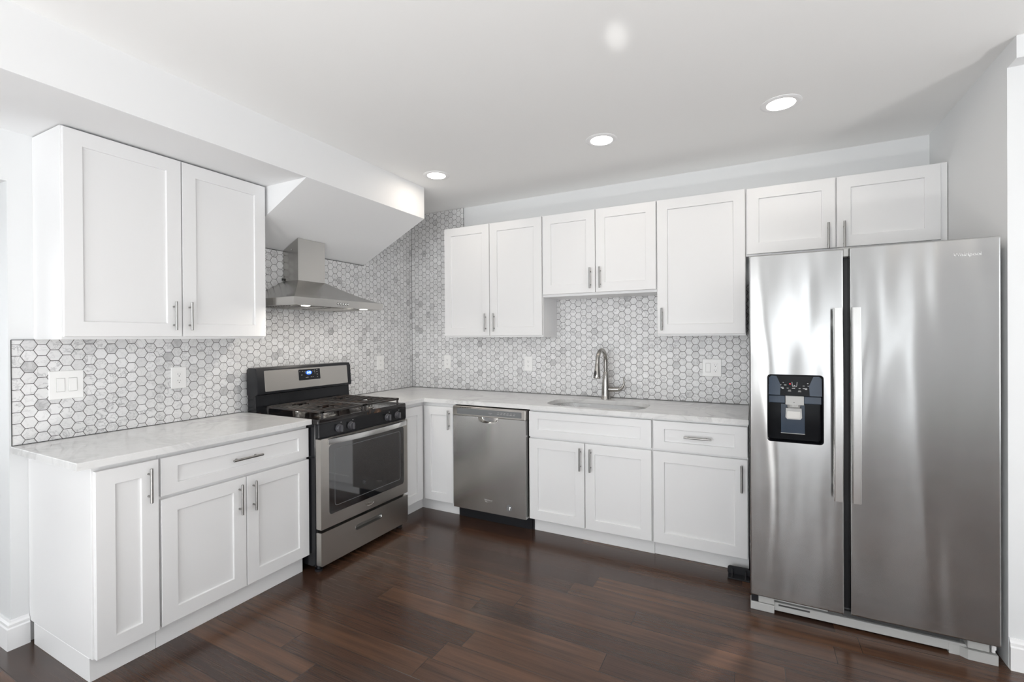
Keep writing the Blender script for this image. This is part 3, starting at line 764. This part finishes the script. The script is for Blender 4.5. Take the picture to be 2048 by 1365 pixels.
def face_slab(name, y0, y1, z0, z1, r, o0, o1, mat, par):
    bm = B(); loft(bm, [[onface(u, w, n) for u, w in rrect(y0+i, y1-i, z0+i, z1-i, r, 4)] for i, n in ((0, o0), (0, o1-.0004), (.0004, o1))]); return obj(name, bm, mat, par)
fs_ = face_slab('steel_panel', -1.663, -0.964, 1.046, 1.184, .006, -.001, .0015, M_RANGE, hd)
ds = face_slab('display_panel', -1.405, -1.222, 1.098, 1.174, .005, .0005, .0028, M_BLACK, hd)
bm = B(); loft(bm, [[onface(-1.320+.027*cos(a), 1.149+.015*sin(a), o) for a in [2*pi*i/24 for i in range(24)]] for o in (.002, .0032)]); obj('clock_window', bm, M_BLUE, hd)
tx = text_mesh('clock_digits', '5:02', 0.021, M_DIGIT, hd, (0.1435, -1.320, 1.149), 'E', extrude=0.0004)
for (yy, zz, w_) in ((-1.395, 1.160, .006), (-1.372, 1.160, .010), (-1.352, 1.158, .006), (-1.352, 1.148, .006), (-1.285, 1.158, .006), (-1.270, 1.163, .006), (-1.250, 1.166, .010), (-1.270, 1.152, .006), (-1.250, 1.152, .008), (-1.268, 1.142, .006), (-1.380, 1.135, .012), (-1.345, 1.115, .006), (-1.332, 1.116, .012), (-1.300, 1.116, .012), (-1.284, 1.117, .006), (-1.248, 1.133, .010), (-1.248, 1.113, .008)):
    a = onface(yy, zz, .0029); bm = B(); box(bm, a.x-.0003, a.x+.0003, a.y-w_/2, a.y+w_/2, a.z-.0014, a.z+.0014); obj('display_mark', bm, M_GREY, hd)
# ------------------------------------------------------------------ range hood
hy0, hy1, hx = -1.731, -0.970, 0.522
hood = thing('range_hood', 'stainless chimney range hood on the tiled left wall above the range', 'range hood', (0.1, -1.35, 1.6))
bm = B()
rim0, rim1 = 1.603, 1.650
cx1, cy0, cy1 = 0.166, -1.421, -1.191
def HR(x1, y0, y1, z): return [(0.0108, y0, z), (x1, y0, z), (x1, y1, z), (0.0108, y1, z)]
loops = [HR(hx, hy0, hy1, rim0), HR(hx, hy0, hy1, rim1)]
for i in range(1, 9):
    t = i/8; s = 1-(1-t)**1.0
    h = rim1+(1.802-rim1)*(t**1.25)
    loops.append(HR(hx+(cx1+.004-hx)*s, hy0+(cy0-.004-hy0)*s, hy1+(cy1+.004-hy1)*s, h))
loft(bm, loops, cap0=False)
can = obj('canopy', bm, M_HOOD, hood, smooth=True, auto=12)
bm = B(); L0 = HR(hx, hy0, hy1, rim0)
def inset_rect(i, z): return [(0.0108+i, hy0+i, z), (hx-i, hy0+i, z), (hx-i, hy1-i, z), (0.0108+i, hy1-i, z)]
loft(bm, [inset_rect(0.0, rim0), inset_rect(0.022, rim0), inset_rect(.024, rim0+.010)], cap0=False); obj('underside', bm, M_HOOD, hood)
for y0, y1 in ((-1.66, -1.365), (-1.345, -1.05)):
    bm = B()
    box(bm, .06, .40, y0, y1, rim0+.0035, rim0+.0095)
    for j in range(12): box(bm, .08+j*.026, .092+j*.026, y0+.02, y1-.02, rim0-.0005, rim0+.0035, .001, 1)
    obj('grease_filter', bm, M_HOOD, hood)
for hy in (-1.600, -1.105):
    bm = B(); disc_lathe(bm, (0.462, hy, rim0+.0095), (0, 0, -1), [(0.034, 0), (0.034, .008), (0.028, .0095), (0.027, .007), (0.0, .007)], 28); hl = obj('lamp', bm, M_CHROME, hood, smooth=True, auto=40)
    bm = B(); disc_lathe(bm, (0.462, hy, rim0+.0023), (0, 0, -1), [(0.0265, 0), (0.0265, .0045), (0, .0055)], 24); obj('lamp_lens', bm, M_HOODLAMP, hl)
    area_light('hood_light', (0.462, hy, rim0-.006), 0.05, 1.6, (1.0, 0.93, 0.84))
for i in range(5):
    bm = B(); disc_lathe(bm, (hx, -1.396+i*.0215, 1.625), (1, 0, 0), [(0.0062, 0), (0.0062, .003), (0.0050, .0045), (0, .0045)], 14)
    bt = obj('button', bm, M_CHROME, hood, smooth=True, auto=40)
    bm = B(); disc_lathe(bm, (hx, -1.396+i*.0215, 1.625), (1, 0, 0), [(0.0082, 0), (0.0082, .0008), (0.0064, .0009)], 14)
    obj('button_ring', bm, M_SLOT, bt)
# chimney cut to the slope of the stair underside
def slope_z(x): return 2.0195+(2.3432-2.02)*(x/0.659)
bm = B(); pts4 = [(0.0108, cy0), (cx1, cy0), (cx1, cy1), (0.0108, cy1)]
loft(bm, [[(x, y, 1.800) for x, y in pts4], [(x, y, slope_z(x)-.003) for x, y in pts4]])
ch = obj('chimney', bm, M_HOOD, hood)
bm = B(); disc_lathe(bm, (0.10, cy0, 2.02), (0, -1, 0), [(0.006, 0), (0.006, .002), (0, .003)], 14); obj('screw', bm, M_CHROME, ch)
bm = B(); disc_lathe(bm, (0.012, cy0-.006, 1.815), (0, -1, 0), [(0.009, 0), (0.009, .006), (0, .006)], 12); obj('cable_clip', bm, M_SLOT, ch)

# ------------------------------------------------------------------ refrigerator
FX0, FX1 = 2.9665, 3.8955
FDN, FDB = 0.990, 0.925        # door front / back distance from the back wall
fr = thing('refrigerator', 'large stainless side-by-side refrigerator with ice dispenser at the right', 'refrigerator', (3.43, -0.5, 0))
bm = B(); box(bm, FX0+.005, FX1-.006, -0.915, -0.06, 0.022, 1.785, 0.003, 1); obj('body', bm, M_BODYGREY, fr)
def fdoor(u0, u1, w0, w1, hole):
    bm = B(); e = .006
    def ring(i, n): return [mp('S', u, w, n) for u, w in rrect(u0+i, u1-i, w0+i, w1-i, 0.004, 3)]
    # side skirt
    rings = loft(bm, [ring(0, FDB), ring(0, FDN-e), ring(e*.3, FDN-e*.3), ring(e, FDN)], cap0=True, cap1=False)
    top_ = rings[-1]; ed = [bm.edges.get((top_[i], top_[(i+1) % len(top_)])) for i in range(len(top_))]
    if hole:
        hv = [bm.verts.new(mp('S', u, w, FDN)) for u, w in hole]; ed += [bm.edges.new((hv[i], hv[(i+1) % len(hv)])) for i in range(len(hv))]
        hb = [bm.verts.new(mp('S', u, w, FDN-.055)) for u, w in hole]
        for i in range(len(hv)): j = (i+1) % len(hv); bm.faces.new((hv[i], hv[j], hb[j], hb[i]))
        bm.faces.new(hb)
    bmesh.ops.triangle_fill(bm, use_beauty=True, use_dissolve=True, edges=ed)
    return obj('door', bm, M_FRIDGE, fr)
DH = (3.0485, 3.2765, 0.875, 1.199)
d1 = fdoor(FX0, 3.3585, 0.0865, 1.797, rrect(*DH, 0.016, 6))
d2 = fdoor(3.3825, FX1, 0.0905, 1.802, None)
bm = B(); box(bm, 3.3585, 3.3825, -0.9245, -0.9155, 0.09, 1.765); obj('gasket', bm, M_BLACKM, fr)
for x0_, x1_ in ((FX0+.01, 3.350), (3.392, FX1-.01)):
    bm = B(); box(bm, x0_, x1_, -0.9245, -0.9155, 0.095, 1.775); obj('gasket', bm, M_SLOT, fr)
for x0_, x1_ in ((3.340, 3.400), (FX1-.07, FX1-.004), (FX0+.006, FX0+.07)):
    bm = B(); box(bm, x0_, x1_, -0.965 if x0_ == 3.34 else -0.92, -0.86, 1.7855 if x0_ != 3.34 else 1.798, 1.797 if x0_ != 3.34 else 1.806, .002, 1)
    if x0_ == 3.34: box(bm, 3.3600, 3.3810, -0.980, -0.9250, 1.762, 1.797, .001, 1)
    obj('hinge_cover', bm, M_GREY, fr)
# handles
for hx0, hx1, dd_ in ((3.3120, 3.3500, d1), (3.3810, 3.4190, d2)):
    bm = B(); LL = []
    for i in range(17):
        t = i/16; z = 0.628+t*(1.520-0.628); n = 1.030+0.014*(1-(2*t-1)**2)
        LL.append([mp('S', u, z, q) for u, q in ((hx0, n), (hx0+.002, n+.009), (hx0+.006, n+.012), (hx1-.006, n+.012), (hx1-.002, n+.009), (hx1, n))])
    loft(bm, LL)
    for z in (0.70, 1.45): fbox(bm, 'S', hx0+.010, hx1-.010, z-.015, z+.015, FDN-.001, 1.032, .002, 1)
    obj('handle', bm, M_HANDLE, dd_, smooth=True, auto=25)
# dispenser
dp = d1
u0, u1, w0, w1 = DH
bm = B(); loft(bm, [[mp('S', u, w, n) for u, w in rrect(u0+i, u1-i, w0+i, w1-i, .016, 6)] for i, n in ((-.004, FDN-.001), (-.004, FDN+.0012), (0.0, FDN+.0016), (0.0008, FDN-.001), (.0010, FDN-.0535), (.0012, FDN-.0540))], cap0=False)
cav = obj('dispenser_cavity', bm, M_CAV, dp, smooth=True, auto=40)
bm = B(); L = [mp('S', u, w, 0) for u, w in rrect(u0+.002, u1-.002, 1.100, w1-.002, .013, 6)]
loft(bm, [[(p.x, -(FDN-.03), p.z) for p in L], [(p.x, -(FDN-.004), p.z) for p in L], [(p.x, -(FDN-.002), p.z) for p in L]])
dpn = obj('dispenser_controls', bm, M_CAV, dp)
# blue reflective wings at both sides of the control face
for s in (0, 1):
    bm = B()
    sh = [(0, 1.102), (.049, 1.102), (.052, 1.150), (.040, 1.180), (.034, 1.195), (.012, 1.1965), (.0015, 1.186)]
    sh = [((u0+.003+a) if s == 0 else (u1-.003-a), z) for a, z in sh]
    loft(bm, [[mp('S', u, w, n) for u, w in sh] for n in (FDN-.0021, FDN-.0012)]); obj('dispenser_glass', bm, M_NAVY, dpn if False else dp)
for a, b_ in ((u0+.003, 3.1235), (3.2015, u1-.003)):
    bm = B(); fbox(bm, 'S', a, b_, 1.062, 1.098, FDN-.050, FDN-.012, .002, 1); obj('dispenser_shelf', bm, M_NAVY, dp)
bm = B(); rslab(bm, 'S', 3.124, 3.201, 1.055, 1.0985, FDN-.05, FDN-.008, .002, .001); obj('nozzle_cover', bm, M_GREY, dp)
bm = B(); disc_lathe(bm, mp('S', 3.160, 1.067, FDN-.008), (0, -1, 0), [(.0022, 0), (.0022, .0005)], 10); obj('nozzle_dot', bm, M_SLOT, dp)
bm = B(); fbox(bm, 'S', 3.106, 3.208, 0.910, 1.0545, FDN-.0535, FDN-.046, .001, 1); obj('back_plate', bm, M_NAVY, dp)
bm = B(); fbox(bm, 'S', 3.106, 3.208, 0.9075, 0.910, FDN-.0535, FDN-.044); obj('tray_edge', bm, M_GREY, dp)
bm = B(); tube(bm, [mp('S', 3.160, 1.054, FDN-.035), mp('S', 3.160, 1.040, FDN-.034), mp('S', 3.160, 1.036, FDN-.033)], [.030, .027, .024], 20); 
pl = [(3.127, 1.036), (3.193, 1.036), (3.195, .990), (3.188, .981), (3.132, .981), (3.125, .990)]
loft(bm, [[mp('S', u, w, n) for u, w in pl] for n in (FDN-.045, FDN-.030)]); pd = obj('paddle', bm, M_GREY, dp)
bm = B(); pl2 = [(3.132, 1.020), (3.188, 1.020), (3.189, .991), (3.184, .986), (3.136, .986), (3.131, .991)]
loft(bm, [[mp('S', u, w, n) for u, w in pl2] for n in (FDN-.030, FDN-.0285)]); obj('paddle_face', bm, M_PADDLE, dp)
# printed icons
bm = B(); nn = FDN-.0019
def ic(a, b_, c_, d_): fbox(bm, 'S', a, b_, c_, d_, nn-.0004, nn+.0002)
tube(bm, [mp('S', u, w, nn) for u, w in ((3.151, 1.168), (3.153, 1.148), (3.155, 1.145), (3.169, 1.145), (3.171, 1.148), (3.173, 1.168))], .0008, 6)
for a, w_, z in ((3.098, .008, 1.151), (3.118, .010, 1.151), (3.196, .008, 1.149), (3.216, .010, 1.149), (3.112, .005, 1.163), (3.214, .005, 1.161), (3.104, .012, 1.139), (3.129, .008, 1.136), (3.151, .013, 1.136), (3.179, .008, 1.136), (3.196, .018, 1.136), (3.108, .009, 1.133), (3.205, .009, 1.132), (3.158, .007, 1.150)): ic(a, a+w_, z, z+.0018)
obj('control_icons', bm, M_LABEL, dp)
for a, z in ((3.134, .0012), (3.176, -.0005)):
    bm = B()
    for k2 in range(3): ic(a+.001*k2, a+.014-.001*k2, 1.120+z+k2*.003, 1.1212+z+k2*.003)
    obj('dispenser_label', bm, M_GREY, dp)
bm = B(); disc_lathe(bm, mp('S', 3.143, 1.158, nn), (0, -1, 0), [(.0028, 0), (.0028, .0004)], 10); obj('indicator_light', bm, M_REDLED, dp)
text_mesh('logo', 'Whirlpool', 0.0215, M_CHROME, d2, (3.791, -FDN-.0006, 1.733), 'S', extrude=.0008)
# base grille and foot covers
bm = B(); box(bm, 3.060, 3.800, -0.948, -0.916, 0.012, 0.052, .002, 1); box(bm, 3.060, 3.300, -0.936, -0.916, 0.056, 0.072, .001, 1)
gr = obj('base_grille', bm, M_GREY, fr)
bm = B(); box(bm, 3.092, 3.225, -0.9488, -0.9478, 0.038, 0.046); box(bm, 3.36, 3.78, -0.935, -0.9165, 0.053, 0.080); obj('grille_slots', bm, M_SLOT, fr)
bm = B(); box(bm, FX0+.001, 3.0735, -0.962, -0.90, 0.0, 0.040, .003, 2); box(bm, 3.003, 3.0735, -0.960, -0.90, 0.042, 0.083, .002, 1); obj('foot_cover', bm, M_GREY, fr)
bm = B(); L = [(3.740, -0.90), (3.740, -0.949), (3.775, -0.949), (3.797, -0.966), (3.893, -0.966), (3.893, -0.90)]
loft(bm, [[(x, y, z) for x, y in L] for z in (0.0, .042)]); box(bm, 3.797, 3.868, -0.960, -0.90, 0.046, 0.087, .002, 1); obj('foot_cover', bm, M_GREY, fr)
bm = B(); box(bm, FX0+.004, 3.002, -0.9575, -0.90, 0.042, 0.083); obj('foot_bolt', bm, M_BLACKM, fr)
bm = B(); tube(bm, [(3.880, -0.957, .050), (3.880, -0.957, .082)], .006, 10); box(bm, 3.874, 3.888, -.962, -.95, .062, .084, .001, 1); obj('foot_bolt', bm, M_LABEL, fr)
# loose plastic piece lying by the cabinet plinth
kp = thing('plastic_grille_end', 'small black plastic cover piece lying on the floor by the refrigerator', 'plastic cover', (2.90, -0.66, 0))
bm = B(); loft(bm, [[mp('S', u, w, n) for u, w in rrect(2.846, 2.962, 0.0, 0.050, 0.014, 5)] for n in (0.622, 0.630)])
obj('back_wall', bm, M_BLACKM, kp)
bm = B(); box(bm, 2.848, 2.962, -0.690, -0.6305, 0.0, 0.008, .002, 1); obj('floor_plate', bm, M_BLACKM, kp)
for x in (2.868, 2.938):
    bm = B(); loft(bm, [[(xx, -0.6305, .008), (xx, -0.680, .008), (xx, -0.668, .016), (xx, -0.640, .034), (xx, -0.6305, .036)] for xx in (x, x+.006)])
    obj('rib', bm, M_BLACKM, kp)

# ------------------------------------------------------------------ outlets and switches
def wallplate(label, cat, f, u0, u1, w0, w1, devices, name='wall_outlet', loc=None):
    base = TT+.0003
    t = thing(name, label, cat, mp(f, (u0+u1)/2, (w0+w1)/2, base))
    bm = B(); rslab(bm, f, u0, u1, w0, w1, base, base+.0055, .004, .003); obj('cover_plate', bm, M_PLASTIC, t)
    zc = (w0+w1)/2; n = base+.0055
    for kind, uc in devices:
        bm = B(); rslab(bm, f, uc-.0168, uc+.0168, zc-.0335, zc+.0335, n-.001, n+.0012, .002, .0006)
        if kind == 'outlet':
            r_ = obj('receptacle', bm, M_PLASTIC, t)
            bm = B()
            for s in (-1, 1):
                c_ = zc+s*.0185
                fbox(bm, f, uc-.0080, uc-.0060, c_-.001, c_+.0065, n+.0012, n+.0015); fbox(bm, f, uc+.0055, uc+.0073, c_-.001, c_+.0055, n+.0012, n+.0015)
                disc_lathe(bm, mp(f, uc, c_-.0085, n+.0010), mp(f, 0, 0, 1), [(.0027, 0), (.0027, .0005)], 10)
            obj('socket_slot', bm, M_SLOT, r_)
        else:
            r_ = obj('rocker_frame', bm, M_PLASTIC, t)
            bm = B(); loft(bm, [[mp(f, uc-.0150, zc-.0315, n+.0013), mp(f, uc+.0150, zc-.0315, n+.0013), mp(f, uc+.0150, zc+.0315, n+.0013), mp(f, uc-.0150, zc+.0315, n+.0013)],
                                [mp(f, uc-.0145, zc-.0310, n+.0050), mp(f, uc+.0145, zc-.0310, n+.0050), mp(f, uc+.0145, zc+.0310, n+.0022), mp(f, uc-.0145, zc+.0310, n+.0022)]])
            obj('rocker', bm, M_PLASTIC, r_)
            bm = B(); plate_hole(bm, rrect(uc-.0166, uc+.0166, zc-.0333, zc+.0333, .001, 1), [rrect(uc-.0152, uc+.0152, zc-.0317, zc+.0317, .001, 1)], n+.0012, n+.0014, f)
            obj('rocker_gap', bm, M_GREY, r_)
    for kind, uc in devices:
        for s in (-1, 1): bm = B(); disc_lathe(bm, mp(f, uc, zc+s*.0480, n-.0001), mp(f, 0, 0, 1), [(.0028, 0), (.0028, .0004)], 10); obj('plate_screw', bm, M_PLASTIC, t)
    return t
wallplate('white double light switch plate on the tile above the left countertop end', 'light switch', 'E', -2.674, -2.544, 1.108, 1.245, [('switch', -2.632), ('switch', -2.586)], 'light_switch')
wallplate('white wall outlet on the left wall under the large wall cabinet', 'outlet', 'E', -2.149, -2.068, 1.108, 1.233, [('outlet', -2.1085)])
wallplate('white wall outlet on the left wall between the range and the tiled corner', 'outlet', 'E', -0.496, -0.410, 1.110, 1.235, [('outlet', -0.453)])
wallplate('white wall outlet on the back wall nearest the tiled corner', 'outlet', 'S', 0.392, 0.468, 1.105, 1.230, [('outlet', 0.430)])
wallplate('white wall outlet on the back wall above the dishwasher', 'outlet', 'S', 1.232, 1.309, 1.105, 1.230, [('outlet', 1.2705)])
wallplate('white combined switch and outlet plate on the back wall beside the refrigerator', 'outlet', 'S', 2.658, 2.784, 1.104, 1.230, [('switch', 2.697), ('outlet', 2.745)])

# ------------------------------------------------------------------ recessed ceiling lamps
LBL = ['round recessed ceiling light nearest the soffit corner', 'round recessed ceiling light above the sink, middle of the row', 'round recessed ceiling light in front of the refrigerator wall cabinet']
def downlight(x, y, label, group=None):
    t = thing('recessed_light', label, 'ceiling light', (x, y, CEIL), group)
    bm = B(); disc_lathe(bm, (x, y, CEIL), (0, 0, -1), [(0.095, 0), (0.095, .002), (0.088, .005), (0.070, .006), (0.066, .004)], 40)
    obj('trim_ring', bm, M_TRIM, t, smooth=True, auto=40)
    bm = B(); disc_lathe(bm, (x, y, CEIL-.0045), (0, 0, -1), [(0.0655, 0), (0.0655, .001), (0.05, .002), (0, .0025)], 32)
    obj('lens', bm, M_LAMP, t, smooth=True, auto=40)
for (x, y), l_ in zip(DOWNS, LBL): downlight(x, y, l_)
for x, y in ADDED_DOWNS: downlight(x, y, 'added round recessed ceiling light behind the camera, out of view', 'added lights behind the camera')
